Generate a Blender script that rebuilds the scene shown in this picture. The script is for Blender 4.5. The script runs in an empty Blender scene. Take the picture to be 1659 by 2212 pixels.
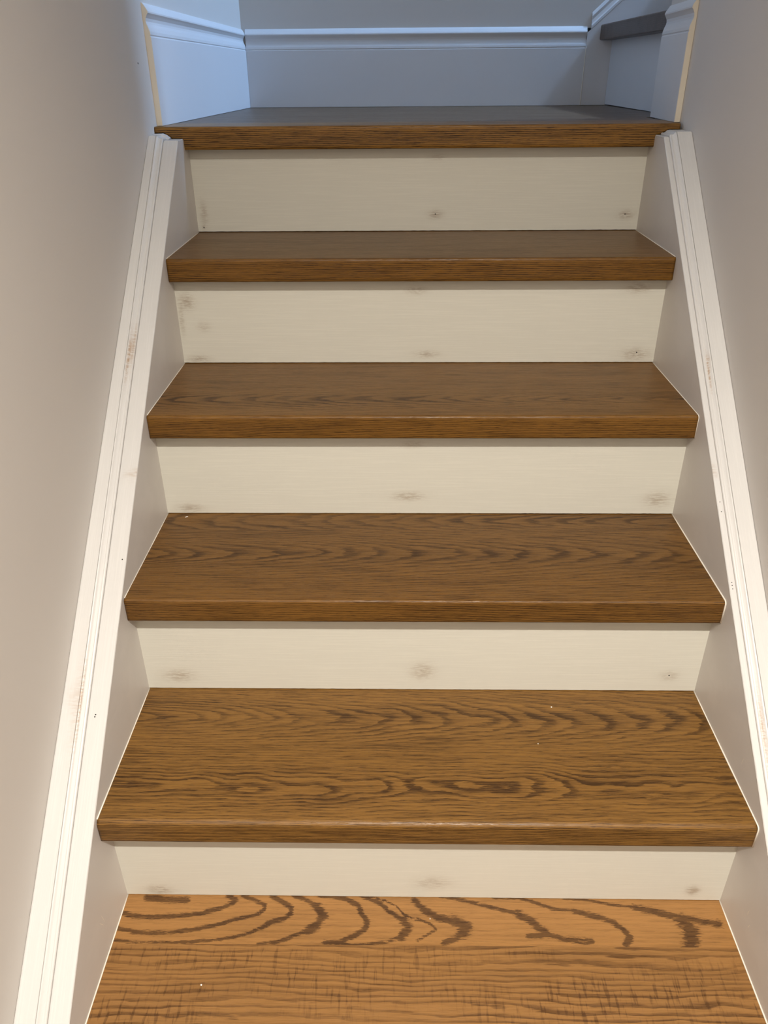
import bpy, math, random
from mathutils import Matrix, Vector, noise

S = bpy.context.scene
COL = S.collection

# ---------------------------------------------------------------- camera
cam_data = bpy.data.cameras.new('camera')
cam = bpy.data.objects.new('camera', cam_data)
COL.objects.link(cam)
cam_data.sensor_fit = 'VERTICAL'
cam_data.sensor_height = 24.0
cam_data.sensor_width = 18.0
cam_data.lens = 24.0 * 1670.6 / 2212.0
cam_data.clip_start = 0.02
Rv = Vector((0.9998438898547376, 0.016078525000053835, -0.007326455757726972))
Uv = Vector((-0.0016149615770169982, 0.4960728680787975, 0.8682793913569414))
Fv = Vector((-0.017595107821552148, 0.868132012190484, -0.4960213922713912))
cam.matrix_world = Matrix(((Rv.x, Uv.x, -Fv.x, 0.4122181), (Rv.y, Uv.y, -Fv.y, -0.7313642),
                           (Rv.z, Uv.z, -Fv.z, 1.0930928), (0, 0, 0, 1)))
S.camera = cam

# ---------------------------------------------------------------- light
S.view_settings.view_transform = 'Standard'
S.view_settings.look = 'None'
S.view_settings.gamma = 1.0
S.view_settings.use_curve_mapping = False
S.view_settings.exposure = 0.0
w = bpy.data.worlds.new('room_light'); S.world = w; w.use_nodes = True
w.node_tree.nodes['Background'].inputs[0].default_value = (1.0, 0.95, 0.9, 1)
w.node_tree.nodes['Background'].inputs[1].default_value = 0.04

def lamp(name, kind, loc, target, energy, color, **kw):
    d = bpy.data.lights.new(name, kind); d.energy = energy; d.color = color
    for k, v in kw.items(): setattr(d, k, v)
    o = bpy.data.objects.new(name, d); COL.objects.link(o)
    o.location = loc
    o.rotation_euler = (Vector(target) - Vector(loc)).to_track_quat('-Z', 'Y').to_euler()
    return o
# recessed ceiling downlight above the foot of the stairs (it casts the nosing shadows on the risers)
lamp('ceiling_downlight', 'SPOT', (0.60, -1.31, 2.37), (0.60, -1.33, 0.0), 325, (1.0, 0.935, 0.85),
     spot_size=math.radians(140), spot_blend=1.0, shadow_soft_size=0.03)
# daylight coming down from the top of the next flight
lamp('upper_window_daylight', 'AREA', (3.3, 1.68, 4.3), (0.1, 1.45, 1.1), 185, (0.36, 0.60, 1.0),
     shape='RECTANGLE', size=0.34, size_y=0.34)

# ---------------------------------------------------------------- node helpers
def new_mat(name):
    m = bpy.data.materials.new(name); m.use_nodes = True
    nt = m.node_tree
    return m, nt, nt.nodes['Principled BSDF']
class NB:
    def __init__(s, nt): s.nt = nt
    def n(s, t, **kw):
        x = s.nt.nodes.new(t)
        for k, v in kw.items(): setattr(x, k, v)
        return x
    def put(s, sock, v):
        if isinstance(v, bpy.types.NodeSocket): s.nt.links.new(v, sock)
        else: sock.default_value = v
    def math(s, op, a, b=0.0, c=0.0, clamp=False):
        x = s.n('ShaderNodeMath', operation=op, use_clamp=clamp)
        for i, v in enumerate((a, b, c)): s.put(x.inputs[i], v)
        return x.outputs[0]
    def coord(s, scale, off=(0, 0, 0)):
        tc = s.n('ShaderNodeTexCoord'); m = s.n('ShaderNodeMapping')
        s.put(m.inputs['Vector'], tc.outputs['Object'])
        m.inputs['Scale'].default_value = scale; m.inputs['Location'].default_value = off
        return m.outputs[0]
    def noise(s, scale, off=(0, 0, 0), detail=3.0, rough=0.55):
        x = s.n('ShaderNodeTexNoise'); s.put(x.inputs['Vector'], s.coord(scale, off))
        x.inputs['Scale'].default_value = 1.0; x.inputs['Detail'].default_value = detail
        x.inputs['Roughness'].default_value = rough
        return x.outputs['Fac']
    def ramp(s, v, stops):
        x = s.n('ShaderNodeValToRGB'); s.put(x.inputs[0], v)
        e = x.color_ramp.elements
        while len(e) < len(stops): e.new(0.5)
        for i, (p, c) in enumerate(stops):
            e[i].position = p; e[i].color = (c, c, c, 1) if isinstance(c, (int, float)) else (*c, 1)
        return x.outputs[0]
    def mix(s, f, a, b):
        x = s.n('ShaderNodeMix', data_type='RGBA')
        s.put(x.inputs['Factor'], f)
        for k, v in ((6, a), (7, b)): s.put(x.inputs[k], (*v, 1) if isinstance(v, tuple) and len(v) == 3 else v)
        return x.outputs[2]
    def attr(s, name):
        return s.n('ShaderNodeAttribute', attribute_name=name).outputs['Fac']
    def bump(s, h, strength, dist):
        x = s.n('ShaderNodeBump'); s.put(x.inputs['Height'], h)
        x.inputs['Strength'].default_value = strength; x.inputs['Distance'].default_value = dist
        return x.outputs[0]

def paint(name, col, rough=0.5, grain=None, gamp=0.03, stain_col=None, spec=0.5):
    """painted plaster or timber; 'stain' attribute = knots and scuffs showing through the paint"""
    m, nt, b = new_mat(name); N = NB(nt)
    lo = N.noise((3, 3, 3), detail=2)
    c = N.mix(lo, tuple(x * (1 - gamp) for x in col), tuple(min(1, x * (1 + gamp)) for x in col))
    if grain:
        g = N.noise(grain, detail=4, rough=0.6)
        l = N.ramp(g, [(0.50, 0.0), (0.60, 1.0)])
        c = N.mix(N.math('MULTIPLY', l, 0.26), c, tuple(min(1, x * 1.13) for x in col))
        N.put(b.inputs['Normal'], N.bump(g, 0.35, 0.0006))
    else:
        N.put(b.inputs['Normal'], N.bump(N.noise((260, 260, 260), detail=2), 0.12, 0.0006))
    if stain_col:
        st = N.noise((70, 330, 420), detail=3, rough=0.65)
        k = N.math('MULTIPLY', N.attr('stain'), N.ramp(st, [(0.40, 0.22), (0.56, 1.0)]))
        c = N.mix(N.math('MULTIPLY', k, 0.85, clamp=True), c, stain_col)
    N.put(b.inputs['Base Color'], c)
    b.inputs['Roughness'].default_value = rough
    b.inputs['Specular IOR Level'].default_value = spec
    return m

def oak(name, light, dark, off, ring=0.55, pores=0.5, rough=0.30, bands=False, fleck=0.0, feather=0.30, spec=0.5, warp=0.0):
    m, nt, b = new_mat(name); N = NB(nt)
    o = (off, off * 1.7, off * 0.6)
    ph = N.math('ADD', N.attr('phase'), N.math('MULTIPLY', N.noise((16, 90, 90), o, 2), 0.9))
    ph = N.math('ADD', ph, N.math('MULTIPLY', N.noise((55, 650, 650), o, 2), feather * 2))
    if warp: ph = N.math('ADD', ph, N.math('MULTIPLY', N.noise((4, 26, 26), o, 2), warp))
    fr = N.math('FRACT', ph)
    rg = N.ramp(fr, [(0.0, 0.25), (0.07, 1.0), (0.30, 0.80), (0.50, 0.15), (0.97, 0.0)])
    lowf = N.noise((2.2, 16, 16), o, 3)
    amp = N.ramp(lowf, [(0.36, 0.30), (0.62, 1.0)])
    pn = N.noise((48, 1000, 1000), o, 3, 0.7)
    po = N.ramp(pn, [(0.49, 0.0), (0.58, 1.0)])
    pn2 = N.noise((14, 420, 420), o, 3, 0.6)
    po2 = N.ramp(pn2, [(0.48, 0.0), (0.62, 1.0)])
    d = N.math('MULTIPLY', N.math('MULTIPLY', N.math('MULTIPLY', rg, N.attr('figure')), amp), ring)
    pw = N.math('MULTIPLY_ADD', rg, 0.7, 0.35)
    d = N.math('MULTIPLY_ADD', N.math('MULTIPLY', po, pw), pores, d)
    d = N.math('MULTIPLY_ADD', po2, pores * 0.75, d)
    if bands:
        f = N.math('MULTIPLY_ADD', N.math('SUBTRACT', N.noise((55, 420, 420), o, 3, 0.7), 0.5), 2.2, N.attr('band'))
        f = N.math('MULTIPLY_ADD', N.math('SUBTRACT', N.noise((90, 1300, 1300), o, 2, 0.7), 0.5), 1.6, f)
        bm = N.ramp(f, [(0.0, 0.0), (0.40, 1.0)])
        bm = N.math('MULTIPLY', bm, N.math('MULTIPLY_ADD', po, 0.22, 0.78))
        d = N.math('MAXIMUM', d, bm)
    if fleck:
        fm = N.ramp(N.noise((4, 14, 14), (o[0] + 3, o[1], o[2]), 2), [(0.40, 0.0), (0.60, 1.0)])
        f1 = N.ramp(N.noise((190, 28, 28), o, 2, 0.6), [(0.54, 0.0), (0.64, 1.0)])
        f1 = N.math('MULTIPLY', N.math('MULTIPLY', f1, fm), N.attr('fleck'))
        d = N.math('MULTIPLY_ADD', f1, fleck, d)
    d = N.math('MULTIPLY_ADD', N.ramp(N.noise((3.5, 34, 34), (o[0] + 7, o[1], o[2]), 3), [(0.50, 0.0), (0.64, 1.0)]), 0.16, d)
    d = N.math('MINIMUM', d, 1.0)
    c = N.mix(N.noise((1.5, 22, 22), (o[0], o[1] + 5, 0), 2), tuple(x * 0.86 for x in light), tuple(x * 1.14 for x in light))
    c = N.mix(d, c, dark)
    N.put(b.inputs['Base Color'], c)
    N.put(b.inputs['Roughness'], N.math('MULTIPLY_ADD', d, 0.14, rough))
    b.inputs['Specular IOR Level'].default_value = spec
    N.put(b.inputs['Normal'], N.bump(N.math('SUBTRACT', 1.0, N.math('MAXIMUM', po, po2)), 0.30, 0.0004))
    return m

M = {}
M['wall'] = paint('wall_paint', (0.66, 0.625, 0.585), 0.62, gamp=0.015)
M['stair_trim'] = paint('trim_paint', (0.66, 0.645, 0.62), 0.38, grain=(420, 9, 11), gamp=0.02, stain_col=(0.36, 0.20, 0.08))
M['skirt'] = paint('skirt_board_paint', (0.66, 0.63, 0.60), 0.42, grain=(500, 10, 12), gamp=0.02, stain_col=(0.35, 0.27, 0.2))
M['riser'] = paint('riser_paint', (0.70, 0.685, 0.60), 0.5, grain=(11, 420, 420), gamp=0.02, stain_col=(0.24, 0.14, 0.06))
M['baseboard'] = paint('baseboard_paint', (0.72, 0.72, 0.73), 0.42, gamp=0.02)
M['raw_end'] = paint('bare_mdf_end', (0.80, 0.74, 0.62), 0.75, gamp=0.04)
M['caulk'] = paint('caulk', (0.85, 0.80, 0.70), 0.4)
M['dark'] = paint('dark_cavity', (0.012, 0.011, 0.010), 0.8)
M['dust'] = paint('plaster_crumb', (0.9, 0.88, 0.84), 0.7)
M['floor'] = paint('dark_floor', (0.16, 0.10, 0.06), 0.5)
M['ceiling'] = paint('ceiling_paint', (0.36, 0.34, 0.32), 0.8)

# ---------------------------------------------------------------- object helpers
def mesh_obj(name, verts, faces, mat, parent=None, attrs=None, smooth=False):
    me = bpy.data.meshes.new(name); me.from_pydata(verts, [], faces); me.update()
    if attrs:
        for k, vals in attrs.items():
            a = me.attributes.new(k, 'FLOAT', 'POINT'); a.data.foreach_set('value', vals)
    if smooth: me.polygons.foreach_set('use_smooth', [True] * len(me.polygons))
    me.materials.append(mat)
    o = bpy.data.objects.new(name, me); COL.objects.link(o)
    if parent: o.parent = parent
    return o
def structure(o): o['kind'] = 'structure'; return o
def empty(name, loc, label, cat, group=None):
    o = bpy.data.objects.new(name, None); COL.objects.link(o)
    o.location = loc; o['label'] = label; o['category'] = cat
    if group: o['group'] = group
    return o
def loft(name, sections, mat, parent=None, attrs=None, smooth=False, closed=True):
    """sections: list of rings (equal length, closed polygon); end caps added"""
    n = len(sections[0]); V = [p for s in sections for p in s]; F = []
    for i in range(len(sections) - 1):
        for j in range(n):
            a, b = i * n + j, i * n + (j + 1) % n
            F.append((a, b, b + n, a + n))
    if closed:
        F.append(tuple(reversed(range(n)))); F.append(tuple(range((len(sections) - 1) * n, len(sections) * n)))
    A = {k: [f(p) for p in V] for k, f in attrs.items()} if attrs else None
    o = mesh_obj(name, V, F, mat, parent, A, smooth)
    import bmesh
    bm = bmesh.new(); bm.from_mesh(o.data); bmesh.ops.recalc_face_normals(bm, faces=bm.faces); bm.to_mesh(o.data); bm.free()
    return o
def prism(name, poly, z0, z1, mat, parent=None):
    return loft(name, [[(x, y, z0) for x, y in poly], [(x, y, z1) for x, y in poly]], mat, parent)
def box(name, x0, x1, y0, y1, z0, z1, mat, parent=None):
    return prism(name, [(x0, y0), (x1, y0), (x1, y1), (x0, y1)], z0, z1, mat, parent)
def lin(a, b, n): return [a + (b - a) * i / n for i in range(n + 1)]
def nz(x, y, z=0.0): return noise.noise(Vector((x, y, z)))

# ---------------------------------------------------------------- measured stair geometry (metres)
W = 0.9
Z = [0.0, 0.2034, 0.4047, 0.6039, 0.8047, 1.0023]          # top of each tread
YN = [-0.2650, -0.0307, 0.2055, 0.4391, 0.6742, 0.9061]      # front of each nosing
YR = [-0.2343, 0.0, 0.2337, 0.4672, 0.7032, 0.9387]          # face of the riser under each tread
TH = 0.0405
SL = 0.862; CL = 0.2365; CR = 0.2485                          # skirt-board slope and offsets
def xl(y): return -0.0655 + 0.0127 * y                         # left wall face
def xr(y): return 0.9475 + 0.003 * y                           # right wall face
ZF = -0.40                                                    # floor at the foot of the stairs

# ---------------------------------------------------------------- room shell
structure(prism('wall_left', [(xl(-3.0), -3.0), (xl(1.89), 1.89), (-0.40, 1.89), (-0.40, -3.0)], ZF, 4.9, M['wall']))
structure(prism('wall_right', [(xr(-3.0), -3.0), (4.6, -3.0), (4.6, 1.14), (0.963, 1.14), (xr(0.93), 0.93)], ZF, 4.9, M['wall']))
structure(prism('wall_back', [(-0.40, 1.8905), (4.6, 1.8905), (4.6, 2.0), (-0.40, 2.0)], ZF, 4.9, M['wall']))
structure(prism('wall_end', [(4.6, 1.14), (4.75, 1.14), (4.75, 1.8905), (4.6, 1.8905)], ZF, 4.9, M['wall']))
structure(box('floor', -0.4, 1.4, -3.0, 1.9, ZF - 0.05, ZF, M['floor']))
structure(box('ceiling', xl(0), xr(0), -3.0, 0.93, 2.42, 2.60, M['ceiling']))
structure(box('ceiling_upper', -0.4, 4.7, 0.0, 2.0, 4.9, 5.0, M['ceiling'])).name = 'ceiling.001'

# ---------------------------------------------------------------- treads
BOARD = {  # per tread: list of (y_min, y_centre, h0, slope, x0, ring period, wobble, seed)
 -1: [(-9, -0.6, 0.05, 0.0, 0, .004, .002, 2)],
 0: [(-9, -0.55, 0.05, 0.06, .2, .0088, .022, 5)],
 1: [(0.112, 0.168, 0.022, 0.085, .05, .0044, .0042, 11), (-9, 0.034, 0.014, 0.035, .10, .0052, .0130, 23)],
 2: [(0.405, 0.4425, 0.020, -0.07, .95, .0044, .0030, 31), (-9, 0.335, 0.022, 0.085, -.05, .0048, .0026, 44)],
 3: [(0.600, 0.80, 0.02, 0.0, 0, .0034, .002, 50), (-9, 0.514, 0.016, -0.07, .80, .0042, .0030, 57)],
 4: [(-9, 1.02, 0.03, 0.03, 0, .0036, .004, 63)],
 5: [(-9, 1.30, 0.03, 0.02, 0, .0036, .004, 75)],
 6: [(-9, 3.30, 0.03, 0.02, 0, .0036, .004, 85)],
}
def phase_fn(k, zt):
    L = BOARD[k]
    def f(p):
        x, y, z = p
        for (y0, yc, h0, s, x0, per, wob, seed) in L:
            if y >= y0: break
        h = h0 + s * (x - x0) + wob * nz(x * 5.5, y * 9.0, seed) + wob * 0.5 * nz(x * 17, y * 30, seed + 9)
        R = math.sqrt((y - yc) ** 2 + (h + 0.2 * (zt - z)) ** 2)
        return R / per + (zt - z) * 1.2 / 0.0042 * (1 + 0.25 * nz(x * 1.7, k * 5.0)) + seed + 0.6 * nz(x * 2, y * 25, seed + 3)
    return f
def figure_fn(k, zt):
    L = BOARD[k]
    def f(p):
        x, y, z = p
        for (y0, yc, *_r) in L:
            if y >= y0: break
        if z < zt - 0.006 or k == 0: return 0.85
        return 0.25 + 0.75 * math.exp(-((y - yc - 0.010 * nz(x * 4, k)) / 0.030) ** 2)
    return f
def seg_dist(px, py, a, b):
    ax, ay = a; bx, by = b; dx, dy = bx - ax, by - ay
    t = max(0, min(1, ((px - ax) * dx + (py - ay) * dy) / (dx * dx + dy * dy + 1e-12)))
    return math.hypot(px - ax - t * dx, py - ay - t * dy)
BANDS= [(0.0046,[(0.032,-0.005),(0.0572,-0.0073),(0.0926,-0.0076)]),(0.0033,[(-0.0004,-0.0297),(0.0189,-0.0336),(0.0468,-0.0361),(0.0794,-0.0341),(0.1117,-0.0306),(0.1346,-0.0249),(0.1515,-0.0183),(0.1641,-0.0127),(0.1676,-0.0068),(0.1541,-0.0003)]),(0.0027,[(-0.0005,-0.0531),(0.0263,-0.0583),(0.0536,-0.0607),(0.0799,-0.0595),(0.1055,-0.0556),(0.1339,-0.05),(0.1566,-0.0445),(0.1675,-0.0388),(0.1848,-0.0354),(0.2049,-0.0295),(0.2129,-0.0224),(0.2133,-0.0154),(0.1984,-0.008),(0.1756,-0.0001)]),(0.0022,[(-0.0006,-0.0713),(0.031,-0.0739),(0.0693,-0.0749),(0.1098,-0.0736),(0.1442,-0.0705),(0.1726,-0.0663),(0.1977,-0.0584),(0.2141,-0.0506)]),(0.0035,[(0.2141,-0.0506),(0.2249,-0.0428),(0.2449,-0.0363),(0.2529,-0.0284),(0.2532,-0.0188),(0.2417,-0.0118),(0.2218,-0.0002)]),(0.0026,[(0.2123,-0.0762),(0.2323,-0.0739),(0.249,-0.0684),(0.2656,-0.0607),(0.2826,-0.0544)]),(0.0056,[(0.2826,-0.0544),(0.295,-0.0451),(0.3027,-0.031),(0.2909,-0.0167)]),(0.003,[(0.2909,-0.0167),(0.2746,-0.0056),(0.2555,0.0008)]),(0.0035,[(0.3077,-0.0736),(0.3308,-0.071),(0.3506,-0.0618),(0.3649,-0.052),(0.3689,-0.0411),(0.3578,-0.024),(0.3544,-0.0144),(0.3356,-0.0042),(0.3169,0.0008),(0.2953,0.0019)]),(0.0023,[(0.3341,-0.0777),(0.3658,-0.0759),(0.3946,-0.072),(0.4178,-0.0634)]),(0.0052,[(0.4178,-0.0634),(0.4297,-0.0482),(0.4209,-0.0359)]),(0.003,[(0.4209,-0.0359),(0.3999,-0.0235),(0.3876,-0.0108),(0.3691,-0.0029),(0.3567,0.0026)]),(0.0012,[(0.3721,0.0015),(0.3936,-0.0059),(0.4119,-0.0154),(0.4239,-0.0296),(0.4387,-0.0357)]),(0.0017,[(0.4407,-0.0694),(0.4563,-0.0598),(0.4705,-0.051),(0.46,-0.0421),(0.4414,-0.0341)]),(0.0048,[(0.4388,-0.0055),(0.4543,-0.0223),(0.4729,-0.0321),(0.4976,-0.0384)]),(0.0072,[(0.4976,-0.0384),(0.5142,-0.0463),(0.5071,-0.0576)]),(0.004,[(0.5071,-0.0576),(0.499,-0.064),(0.4802,-0.072)]),(0.0026,[(0.4776,0.0026),(0.5062,-0.003),(0.5375,-0.0112),(0.5684,-0.0193),(0.5929,-0.0257)]),(0.0054,[(0.5929,-0.0257),(0.6074,-0.0338),(0.6207,-0.0483),(0.6315,-0.0577)]),(0.0037,[(0.6034,-0.0612),(0.6315,-0.0577),(0.6546,-0.0653),(0.6936,-0.068)]),(0.0023,[(0.5579,0.001),(0.5964,0.0004),(0.6209,-0.0069),(0.6447,-0.0168),(0.6757,-0.0198)]),(0.0038,[(0.6757,-0.0198),(0.7082,-0.0294),(0.7313,-0.0373),(0.7435,-0.0501),(0.7499,-0.0611),(0.741,-0.0721)]),(0.0019,[(0.6638,0.0012),(0.6983,-0.0019),(0.7349,-0.009),(0.7685,-0.0137)]),(0.0047,[(0.7685,-0.0137),(0.7982,-0.0201),(0.8271,-0.028),(0.8562,-0.0343),(0.8855,-0.0388)]),(0.0096,[(0.8344,-0.0345),(0.8415,-0.0506),(0.8328,-0.0726)])]
def band_fn(p):
    x, y, z = p; best = -1.0
    for wd, q in BANDS:
        for i in range(len(q) - 1):
            a, b = q[i], q[i + 1]
            if min(a[0], b[0]) - 3 * wd > x or max(a[0], b[0]) + 3 * wd < x: continue
            if min(a[1], b[1]) - 3 * wd > y or max(a[1], b[1]) + 3 * wd < y: continue
            v = 1.0 - seg_dist(x, y, a, b) / (wd * 1.45)
            if v > best: best = v
    return best

def tread_profile(yn, yb, zt, th, r=0.005, step=0.0035):
    """(y, z) outline of a bull-edged tread, from the back of its top round the nose to the back of its underside"""
    P = [(y, zt) for y in lin(yb, yn + r, max(2, int((yb - yn - r) / step)))]
    for i in range(1, 6):
        a = math.radians(90 + 18 * i); P.append((yn + r + r * math.cos(a), zt - r + r * math.sin(a)))
    P += [(yn, z) for z in lin(zt - r, zt - th + 0.003, 7)[1:]]
    for i in range(1, 4):
        a = math.radians(180 + 30 * i); P.append((yn + 0.003 + 0.003 * math.cos(a), zt - th + 0.003 + 0.003 * math.sin(a)))
    P.append((yb, zt - th))
    return P
def make_tread(name, k, x0, x1, yn, yb, zt, th, mat, parent, r=0.005, dx=0.004, extra=None, flat=False):
    P = tread_profile(yn, yb, zt, th, r) if not flat else \
        [(y, zt) for y in lin(yb, yn, max(2, int((yb - yn) / 0.0035)))] + [(yn, zt - th), (yb, zt - th)]
    A = {'phase': phase_fn(k, zt), 'figure': figure_fn(k, zt)}
    if extra: A.update(extra)
    xs = lin(x0, x1, max(2, int((x1 - x0) / dx)))
    # small wear in the arris so the highlight along the nose is not ruler straight
    secs = [[(x, y, z - (0.0004 * abs(nz(x * 40, k)) if abs(y - yn) < r * 0.9 else 0)) for (y, z) in P] for x in xs]
    o = loft(name, secs, mat, parent, A, smooth=True)
    o.data.polygons.foreach_set('use_smooth', [not flat and p.center.y < yn + r * 1.5 and abs(p.normal.x) < .5 for p in o.data.polygons])
    return o
def caulk(parent, x, sgn, yn, yb, zt, th, full, name='caulk_bead', rr=0.0012):
    """thin bead of caulk between tread end and skirt board"""
    P = [(y, zt) for y in lin(yb, yn + 0.005, 8)]
    if full:
        for i in range(1, 5):
            a = math.radians(90 + 22.5 * i); P.append((yn + 0.005 + 0.005 * math.cos(a), zt - 0.005 + 0.005 * math.sin(a)))
        P.append((yn, zt - th + 0.002))
    secs = []
    for i, (y, z) in enumerate(P):
        a = P[max(0, i - 1)]; b = P[min(len(P) - 1, i + 1)]
        ty, tz = b[0] - a[0], b[1] - a[1]; l = math.hypot(ty, tz); ny, nz_ = tz / l, -ty / l
        if True:
            ny, nz_ = (-tz / l, ty / l)
        R = rr * (0.7 + 0.6 * abs(nz(y * 60, z * 60, x)))
        secs.append([(x + sgn * R * math.cos(t), y + ny * R * math.sin(t), z + nz_ * R * math.sin(t))
                     for t in [math.radians(d) for d in range(0, 360, 45)]])
    return loft(name, secs, M['caulk'], parent, smooth=True)

WOOD = {  # light, dark (linear rgb)
 0: ((0.345, 0.172, 0.055), (0.062, 0.027, 0.008)),
 1: ((0.228, 0.113, 0.026), (0.052, 0.023, 0.005)),
 2: ((0.182, 0.086, 0.018), (0.044, 0.018, 0.003)),
 3: ((0.205, 0.096, 0.017), (0.042, 0.016, 0.002)),
 4: ((0.190, 0.088, 0.013), (0.038, 0.014, 0.002)),
 5: ((0.285, 0.138, 0.024), (0.044, 0.018, 0.003)),
}
for k in range(1, 6):
    M['oak%d' % k] = oak('stained_oak.%03d' % k, *WOOD[k], off=k * 3.1, spec=0.32,
                        ring={1: 0.95, 2: .95, 3: .90, 4: .85, 5: 1.0}[k], pores={1: .55, 2: .52, 3: .42, 4: .42, 5: .5}[k])
M['oak0'] = oak('pale_stained_oak', *WOOD[0], off=0.7, ring=0.10, pores=0.20, bands=True, spec=0.32)
M['oak0f'] = oak('figured_stained_oak', (0.30, 0.150, 0.048), (0.085, 0.037, 0.010), off=1.9, ring=0.80, pores=0.24, fleck=0.45, warp=3.0, feather=0.10, spec=0.32)
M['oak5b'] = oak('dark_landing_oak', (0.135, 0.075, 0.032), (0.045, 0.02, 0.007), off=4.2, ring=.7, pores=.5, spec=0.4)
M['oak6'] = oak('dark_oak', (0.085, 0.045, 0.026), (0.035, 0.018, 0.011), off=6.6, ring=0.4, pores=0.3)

stairs = empty('staircase', (0.45, -0.5, ZF), 'stained oak staircase with white risers climbing between two sloping white skirt boards to the landing', 'staircase')
stairs.location = (0, 0, 0)

STAINS= [(5.0,0.015,0.842,0.0076,0.0234,0.5,1.0),(5.0,0.012,0.814,0.0029,0.0027,1.0,0.0),(5.0,0.488,0.837,0.0132,0.0071,0.7,0.0),(5.0,0.875,0.835,0.015,0.0071,0.7,0.0),(5.0,0.49,0.943,0.0164,0.005,0.35,0.0),(4.0,0.019,0.722,0.0138,0.0138,0.7,0.0),(4.0,0.046,0.675,0.0123,0.0089,0.35,1.0),(4.0,0.029,0.613,0.0197,0.0046,0.8,0.0),(4.0,0.006,0.689,0.0044,0.0265,0.5,0.0),(4.0,0.446,0.742,0.0187,0.0067,0.5,0.0),(4.0,0.468,0.621,0.0212,0.0055,0.6,0.0),(4.0,0.85,0.745,0.0218,0.0084,0.6,0.0),(4.0,0.864,0.62,0.0228,0.0109,0.6,0.0),(3.0,0.042,0.416,0.0216,0.0076,0.6,0.0),(3.0,0.431,0.44,0.0245,0.0075,0.7,1.0),(3.0,0.438,0.541,0.0173,0.0052,0.5,0.0),(3.0,0.87,0.434,0.021,0.0131,0.6,1.0),(2.0,0.054,0.231,0.023,0.012,0.6,1.0),(2.0,0.453,0.243,0.0181,0.0158,0.6,1.0),(2.0,0.853,0.236,0.0134,0.0089,0.5,1.0),(1.0,0.051,0.012,0.0185,0.0102,0.7,1.0),(1.0,0.466,0.035,0.0249,0.0133,0.45,1.0),(1.0,0.855,0.023,0.0089,0.0089,1.0,0.0)]
def stain_fn(k):
    L = [s for s in STAINS if int(s[0]) == k]
    def f(p):
        v = 0
        for (_, x, z, rx, rz, s, g) in L:
            v += s * math.exp(-(((p[0] - x) / rx) ** 2 + ((p[2] - z) / rz) ** 2))
        return min(1.0, v)
    return f

# risers (each stands a hair above the tread below it)
def make_riser(k, yf, z0, z1):
    xs = lin(0.0, W, 225); secs = []
    zs = lin(z0 + 0.0012, z1, 30)
    for x in xs:
        e = 0.0006 * abs(nz(x * 90, k * 3.3))
        front = [(x, yf, z + (e if i == 0 else 0)) for i, z in enumerate(zs)]
        secs.append(front + [(x, yf + 0.018, z1), (x, yf + 0.018, z0 + 0.0012)])
    return loft('riser', secs, M['riser'], stairs, {'stain': stain_fn(k)})
for k in range(1, 6):
    make_riser(k, YR[k], Z[k - 1], Z[k] - TH)
make_riser(0, YR[0], -0.2, 0.0 - TH)
make_riser(-1, YR[0] - 0.235, ZF, -0.2 - TH)

# treads
M['oakm'] = M['oak3']
for k in range(1, 5):
    t = make_tread('tread', k, 0.0005, W - 0.0005, YN[k], YR[k + 1] + 0.012, Z[k], TH, M['oak%d' % k], stairs, r=0.009 if k == 1 else 0.0045)
    if k == 1: t['label'] = 'lowest full tread, strongly figured oak with a rounded nose'
    caulk(t, 0.0005, 1, YN[k], YR[k + 1], Z[k], TH, False, rr=0.0010 if k < 2 else 0.0006)
    caulk(t, W - 0.0005, -1, YN[k], YR[k + 1], Z[k], TH, k in (1, 2, 3), rr=0.0013 if k < 3 else 0.0007)
t0 = bpy.data.objects.new('tread', None); COL.objects.link(t0); t0.parent = stairs
t0['label'] = 'bottom tread of two boards, bold dark cathedral grain behind and cross-figured grain in front'
# seam between the two boards runs slightly out of parallel
def shear_board(o, fn):
    for v in o.data.vertices: v.co.y = fn(v.co.x, v.co.y)
def seam(x): return -0.0765 + 0.0045 * x
b1 = make_tread('board', 0, 0.0005, W - 0.0005, -0.0760, 0.012, 0.0, TH, M['oak0'], t0, dx=0.003, extra={'band': band_fn}, flat=True)
def bk(x, y): return seam(x) + (y + 0.0760) / 0.088 * (0.012 - seam(x))
shear_board(b1, bk)
b2 = make_tread('board', 0, 0.0005, W - 0.0005, YN[0], -0.0762, 0.0, TH, M['oak0f'], t0, r=0.005,
                extra={'fleck': lambda p: 1.0 if p[1] < -0.08 else 0.3})
shear_board(b2, lambda x, y: y if y < -0.15 else -0.15 + (y + 0.15) / (0.0738) * (seam(x) + 0.15))
caulk(t0, 0.0005, 1, YN[0], 0.0, 0.0, TH, False, rr=0.0013)
caulk(t0, W - 0.0005, -1, YN[0], 0.0, 0.0, TH, True, rr=0.0014)
make_tread('tread', -1, 0.0005, W - 0.0005, YN[0] - 0.235, YR[0] + 0.012, -0.2, TH, M['oak3'], stairs, dx=0.02)

# landing: notched nosing board and floor boards behind it
lz = lambda y: 1.0023 - 0.0044 * max(0, (y - 0.955)) / 0.925
landing = bpy.data.objects.new('landing', None); COL.objects.link(landing); landing.parent = stairs
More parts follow.
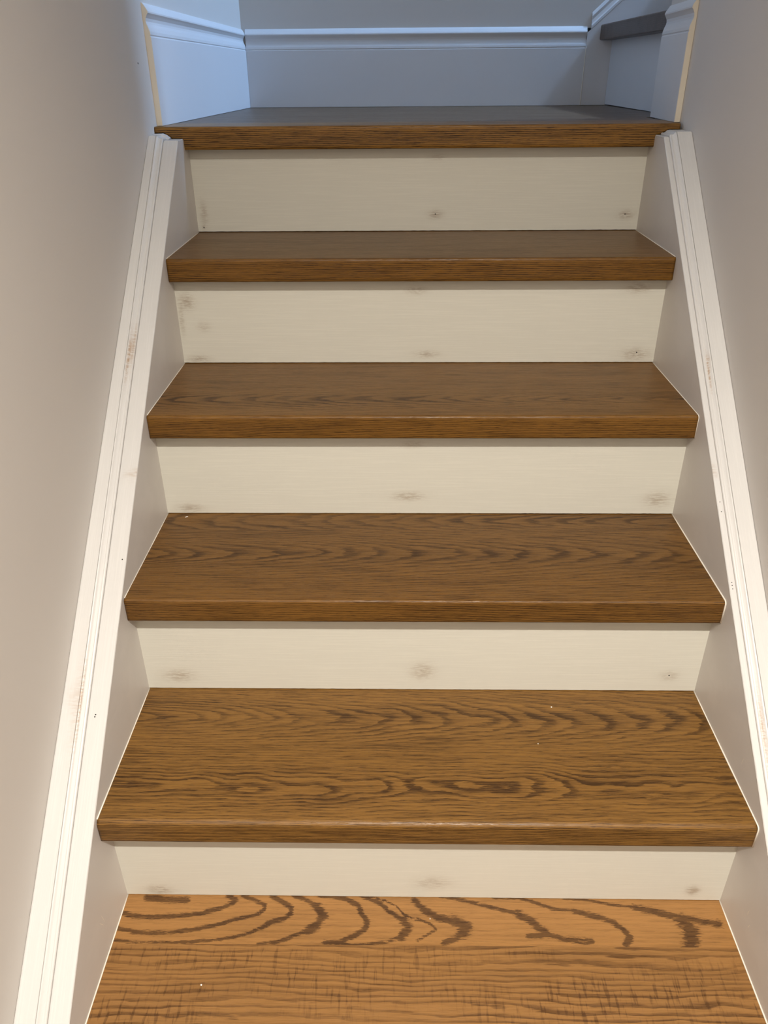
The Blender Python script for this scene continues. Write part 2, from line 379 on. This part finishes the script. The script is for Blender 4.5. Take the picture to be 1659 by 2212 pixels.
# front elevation of the nosing: full width above, stepped over the moulding and skirt boards below
top_l, top_r = -0.0538, 0.9450
def low(x):   # underside of the nosing at x
    if x < -0.034: return 0.9912
    if x < -0.0215: return 0.9900 - (x + 0.034) / 0.0125 * 0.0075
    if x < -0.0012: return 0.9818
    if x <= W + 0.0010: return 1.0023 - TH
    if x < 0.908: return 0.9832
    if x < 0.925: return 0.9835 + (x - 0.908) / 0.017 * 0.0080
    return 0.9918
xs = sorted(set(lin(0.0, W, 225) + lin(top_l, -0.034, 6) + lin(-0.034, -0.0215, 5) + [-0.0014, -0.0010, W + 0.0008, W + 0.0012]
                + lin(W + 0.0015, 0.925, 7) + lin(0.925, top_r, 6)))
yn, zt, r = YN[5], Z[5], 0.0045
secs = []
for x in xs:
    zb = low(x); P = [(y, zt) for y in lin(1.016, yn + r, 30)]
    for i in range(1, 6):
        a = math.radians(90 + 18 * i); P.append((yn + r + r * math.cos(a), zt - r + r * math.sin(a)))
    P += [(yn, z) for z in lin(zt - r, zb + 0.0015, 6)[1:]]
    P += [(yn + 0.0015, zb), (1.016, zb)]
    secs.append([(x, y, z) for y, z in P])
nose = loft('nosing', secs, M['oak5'], landing, {'phase': phase_fn(5, zt), 'figure': figure_fn(5, zt)}, smooth=True)
nose.data.polygons.foreach_set('use_smooth', [len(p.vertices) == 4 and abs(p.normal.x) < .5 for p in nose.data.polygons])
ys = [1.017, 1.078, 1.1400, 1.27, 1.355, 1.44, 1.525, 1.61, 1.695, 1.78, 1.8895]
for i in range(10):
    y0, y1 = ys[i], ys[i + 1] - 0.0006
    xe = 0.944 if y1 < 1.1401 else 1.0255
    secs = [[(x, y0, lz(y0) - 0.0002), (x, y1, lz(y1) - 0.0002), (x, y1, 0.96), (x, y0, 0.96)] for x in lin(xl(y1) + 0.0005, xe, 60)]
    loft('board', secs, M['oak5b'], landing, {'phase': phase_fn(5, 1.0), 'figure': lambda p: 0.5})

# ---------------------------------------------------------------- skirt boards and their cap mouldings
def blob(L):
    def f(p):
        v = 0
        for (x, y, rx, ry, s) in L:
            v += s * math.exp(-(((p[0] - x) / rx) ** 2 + ((p[1] - y) / ry) ** 2))
        return min(1.0, v)
    return f
YS = -0.75
def skirt(side):
    c, zc, sg = (CL, 0.9806, -1) if side == 'l' else (CR, 0.9822, 1)
    xf = 0.0 if side == 'l' else W
    yk = (zc - c) / SL
    ysl = lin(YS, yk, 60) + [yk + 0.002, 1.0]
    secs = []
    for y in ysl:
        top = min(c + SL * y, zc); e = 0.0015
        bot = max(ZF + 0.001, min(c + SL * y, zc) - 0.56)
        w_ = 0.0004 * nz(y * 30, xf)
        secs.append([(xf + sg * 0.030, y, top - 0.0015), (xf + sg * e + w_, y, top), (xf + w_ * .5, y, top - e * 1.2)] +
                    [(xf, y, top - e * 1.2 - (top - bot - e * 1.2) * i / 10) for i in range(1, 11)] + [(xf + sg * 0.030, y, bot)])
    o = loft('skirt_board', secs, M['skirt'], stairs,
             {'stain': blob([])})
    # the sanded and brighter painted top edge is the same board; its face is what the treads butt against
    # moulding lying on the board's edge against the wall
    off = 0.0275 if side == 'l' else 0.0095
    zm = 0.9900 if side == 'l' else 0.9915
    hm = 0.010; secs = []
    yk2 = (zm - c - hm) / SL
    xwf = xl if side == 'l' else xr
    ysl = lin(YS, yk2, 260) + [0.9035]
    for y in ysl:
        b = min(c + SL * y, zm - hm)
        xw = xwf(y); xo = xf + sg * off
        mid = xf + sg * (0.0395 if side == 'l' else 0.0215)
        xm = lambda t: xo + (mid - xo) * t
        pts = [(xo, b - 0.001), (xo, b + 0.0036), (xm(.07), b + 0.0050), (xm(.22), b + 0.0056), (xm(.34), b + 0.0052), (xm(.50), b + 0.0056), (xm(.70), b + 0.0072), (xm(.86), b + 0.0092),
               (xm(.97), b + 0.0097), (xm(1.0), b + 0.0074), (xm(1.06), b + 0.0074), (xm(1.09), b + 0.0100), (xw - sg * 0.012, b + hm), (xw - sg * 0.002, b + hm), (xw - sg * 0.0005, b + hm - 0.001), (xw - sg * 0.0003, b - 0.001)]
        secs.append([(x, y, z) for x, z in pts])
    L = [(-0.0300, 0.545, .0022, .012, .4), (-0.0315, 0.520, .0045, .022, .65), (-0.0365, 0.505, .0016, .03, .95), (-0.0385, .080, .0020, .045, 1.0), (-0.0480, .084, .0035, .013, .8)] if side == 'l' \
        else [(0.9155, .475, .0015, .022, 1.0), (0.9175, .490, .002, .008, .7), (.9160, .055, .0022, .03, .9), (.9150, -.03, .002, .05, .7)]
    mo = loft('cap_moulding', secs, M['stair_trim'], o, {'stain': blob(L)})
    # painted cap strip forming the sloping top edge of the board
    secs = []
    ysl = lin(YS, yk, 200) + [yk + 0.002, 0.903]
    for y in ysl:
        t = min(c + SL * y, zc); w_ = 0.0005 * nz(y * 30, xf) + 0.0003 * nz(y * 120, xf)
        secs.append([(xf + sg * (off - 0.0013), y, t - 0.002), (xf + sg * (off - 0.0013), y, t + 0.0008), (xf + sg * 0.0006 + w_, y, t + 0.0008), (xf - sg * 0.0002 + w_, y, t - 0.0005), (xf + sg * 0.001, y, t - 0.002)])
    L2 = [(0.9, .35, .006, .006, .5)] if side == 'r' else [(-.002, .355, .002, .006, .7)]
    loft('top_edge', secs, M['stair_trim'], o, {'stain': blob(L2)})
    return o, mo
skl, mol = skirt('l'); skr, mor = skirt('r')
# scribed offcut of moulding tucked under the left end of the landing nosing
P = [(-0.0535, 0.9900), (-0.037, 0.9905), (-0.0300, 0.9880), (-0.0225, 0.9822), (-0.0290, 0.9790), (-0.034, 0.9840), (-0.039, 0.9870), (-0.0535, 0.9872)]
loft('moulding_return', [[(x, 0.8905, z + 0.0006) for x, z in P], [(x, 0.905, z + 0.0006) for x, z in P]], M['baseboard'], skl)
P = [(0.9095, 0.9825), (0.925, 0.9900), (0.944, 0.9905), (0.944, 0.9860), (0.927, 0.9860), (0.912, 0.9815)]
loft('moulding_return', [[(x, 0.880, z + 0.0006) for x, z in P], [(x, 0.905, z + 0.0006) for x, z in P]], M['baseboard'], skr)

# nail holes and small scars
def disc(parent, c, nrm, r, mat, name='nail_hole', h=0.0006):
    nrm = Vector(nrm).normalized(); a = nrm.orthogonal().normalized(); b = nrm.cross(a); c = Vector(c); rings = []
    for off, q in ((-h, 1.0), (h * 0.4, 1.0)):
        rings.append([tuple(c + nrm * off + (a * math.cos(t) * (1 + .3 * nz(t, c.x * 50)) + b * math.sin(t)) * r * q)
                      for t in [i * math.pi / 4 for i in range(8)]])
    return loft(name, rings, mat, parent)
up = (0, -SL, 1)
def onslope(x, y, c, h): return (x, y, c + SL * y + h)
for (x, y) in ((-0.0172, 0.0712), (-0.0165, 0.0735), (-0.006, 0.247)): disc(skl, onslope(x, y, CL, 0.0009), up, 0.0010, M['dark'])
for y in (0.207, 0.211, 0.2145, 0.31, 0.298): disc(skr, onslope(0.9045, y, CR, 0.0009), up, 0.0007, M['dark'])
for (x, y, z) in ((0.012, YR[5], 0.814), (0.488, YR[5], 0.838), (0.8725, YR[5], 0.836), (0.853, YR[2], 0.237), (0.866, YR[4], 0.624)):
    disc(stairs, (x, y, z), (0, -1, 0), 0.0012, M['dark'])
disc(bpy.data.objects['wall_left'], (xl(0.864) + .0002, 0.864, 1.107), (1, 0, 0), 0.0016, M['dark'])
# pale scratches on the skirt faces
def scratch(parent, x, y, z, ln, sg, tilt=0.2):
    secs = [[(x + sg * 0.0003, y + tilt * ln * t, z - ln * t), (x + sg * 0.0003, y + tilt * ln * t + 0.0009 * math.sin(math.pi * min(1, t + .02)), z - ln * t),
             (x - sg * 0.0002, y + tilt * ln * t + 0.0009, z - ln * t)] for t in lin(0, 1, 8)]
    return loft('scratch', secs, M['caulk'], parent)
scratch(skl, 0, -0.082, 0.075, 0.022, 1); scratch(skl, 0, -0.090, 0.068, 0.015, 1, .5)
scratch(skr, W, -0.079, 0.064, 0.010, -1); scratch(skr, W, -0.068, 0.080, 0.012, -1, .1); scratch(skr, W, 0.049, 0.250, 0.016, -1, .1)

# ---------------------------------------------------------------- baseboards round the landing
# (thickness, height) outline: flat face, small groove, ogee, flared lip
BP = [(0, 0), (.0105, 0), (.0108, .146), (.0096, .1475), (.0096, .1485), (.0106, .150), (.0101, .155), (.0078, .162), (.0056, .167),
      (.0048, .171), (.0056, .176), (.0085, .181), (.0106, .1840), (.0106, .1865), (.0088, .1900), (.0052, .1955), (.0022, .1995), (0, .200)]
def baseboard(name, a, b, za, zb, nrm, mat=None):
    """a, b: ends of the wall line; nrm: direction the board faces"""
    secs = []
    for t in lin(0, 1, 12):
        x, y, z = a[0] + (b[0] - a[0]) * t, a[1] + (b[1] - a[1]) * t, za + (zb - za) * t
        secs.append([(x + nrm[0] * d, y + nrm[1] * d, z + h * 1.0) for d, h in BP])
    o = loft(name, secs, mat or M['baseboard']); return structure(o)
g = 0.0006
bl = baseboard('baseboard_left', (xl(0.9315), 0.9315), (xl(1.88), 1.889), lz(.93) + g, lz(1.88) + g, (1, 0))
bb = baseboard('baseboard_back', (xl(1.88) + 0.011, 1.8900), (0.9532, 1.8900), lz(1.88) + g, lz(1.88) + g, (0, -1))
br = baseboard('baseboard_right', (xr(0.9315) - 0.0004, 0.9315), (0.9626, 1.138), lz(.93) + g, lz(1.13) + g, (-1, 0))
def endcap(parent, x, y, z, sg):
    secs = [[(x + sg * d * 0.97, y - e, z + h * 0.999) for d, h in BP] for e in (0.0012, -0.0002)]
    o = loft('bare_end', secs, M['raw_end'], parent); o['label'] = 'unpainted cream cut end'; return o
endcap(bl, xl(0.9315), 0.9313, lz(.93) + g, 1)
endcap(br, xr(0.9315) - 0.0004, 0.9313, lz(.93) + g, -1)
secs = [[(0.9533 + .0012 * math.cos(t), 1.8796 + .0012 * math.sin(t), z) for t in [i * math.pi / 4 for i in range(8)]] for z in lin(0.9986, 1.148, 12)]
loft('caulk_bead', secs, M['caulk'], bb, smooth=True)
# dark block for the shade inside the tiny gap where the back baseboard stops short of the next skirt board
structure(prism('gap_shade', [(0.9535, 1.881), (0.962, 1.881), (0.962, 1.8900), (0.9535, 1.8900)], 1.165, 1.1935, M['dark']))

# ---------------------------------------------------------------- next flight, rising to the right
up_st = empty('staircase', (0, 0, 0), 'dark underside-lit first steps of the next flight rising right off the landing', 'staircase')
up_st['label'] = 'next flight turning right off the landing, white riser under dark oak nosing'
XR6 = 1.026; ZT6 = 1.2015; RUN = 0.2342; RISE = 0.2
# skirt board on the back wall: plumb front end at x=.954, sloping top
def sk_top(x): return 1.1905 + 0.87 * (x - 0.963)
poly = [(0.9535, lz(1.88)), (0.9535, sk_top(0.9535))]
X2 = 3.4
secs = []
for x in [0.9535] + lin(0.97, X2, 12):
    t = sk_top(x); b0 = max(lz(1.88) + 0.0006, t - 0.55) if x > 1.03 else lz(1.88) + 0.0006
    secs.append([(x, 1.8895, b0), (x, 1.8800, b0), (x, 1.8800, t - 0.001), (x, 1.8810, t), (x, 1.8895, t)])
sk2 = loft('skirt_board', secs, M['baseboard'], up_st)
secs = []
for x in [0.9635] + lin(0.98, X2, 12):
    t = sk_top(x)
    secs.append([(x, y, t + h) for y, h in ((1.8897, 0.0004), (1.8790, 0.0004), (1.8790, 0.008), (1.8825, 0.012), (1.8845, 0.022), (1.8830, 0.031), (1.8870, 0.038), (1.8897, 0.041))])
loft('cap_moulding', secs, M['baseboard'], sk2)
for i in range(10):
    xn = 0.990 + RUN * i; xrz = XR6 + RUN * i; zt = ZT6 + RISE * i
    zb = (zt - RISE + 0.0012) if i else 1.0010
    box('riser', xrz, xrz + 0.018, 1.142, 1.8790, zb, zt - 0.038, M['baseboard'], up_st)
    P = tread_profile(xn, xn + RUN + 0.047, zt, 0.038, r=0.004, step=0.05)
    secs = [[(a, y, z) for a, z in P] for y in lin(1.1412, 1.8785, 120)]
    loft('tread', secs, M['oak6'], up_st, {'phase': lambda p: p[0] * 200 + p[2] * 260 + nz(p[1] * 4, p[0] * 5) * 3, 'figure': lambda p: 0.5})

# ---------------------------------------------------------------- plaster crumbs lying on the treads
def crumb(x, y, z, r, label, stretch=1.0, rot=0.0):
    import bmesh
    bm = bmesh.new(); bmesh.ops.create_icosphere(bm, subdivisions=2, radius=r)
    for v in bm.verts:
        q = 1 + 0.35 * nz(v.co.x * 900 + x * 50, v.co.y * 900, v.co.z * 900); v.co = Vector((v.co.x * q * stretch, v.co.y * q, v.co.z * q * 0.6))
        v.co.rotate(Matrix.Rotation(rot, 3, 'Z'))
    zmin = min(v.co.z for v in bm.verts)
    me = bpy.data.meshes.new('plaster_crumb'); bm.to_mesh(me); bm.free(); me.materials.append(M['dust'])
    o = bpy.data.objects.new('plaster_crumb', me); COL.objects.link(o); o.location = (x, y, z - zmin)
    o['label'] = label; o['category'] = 'crumb'; o['group'] = 'white plaster crumbs on the treads'
crumb(0.0365, 0.454, Z[2], 0.0010, 'white splinter at the back left of the third tread from the bottom', 3.0, 0.5)
crumb(0.6594, 0.1948, Z[1], 0.0012, 'white crumb on the strongly figured tread, near its riser')
crumb(0.6258, 0.1169, Z[1], 0.0008, 'smallest white crumb, halfway across the depth of the strongly figured tread')
crumb(0.1428, -0.1335, -0.0002, 0.0012, 'white crumb at left on the cross-figured front board of the bottom tread')
crumb(0.4613, -0.0341, 0.0, 0.0009, 'white crumb among the dark arches of the bottom tread', 0.7, 0)
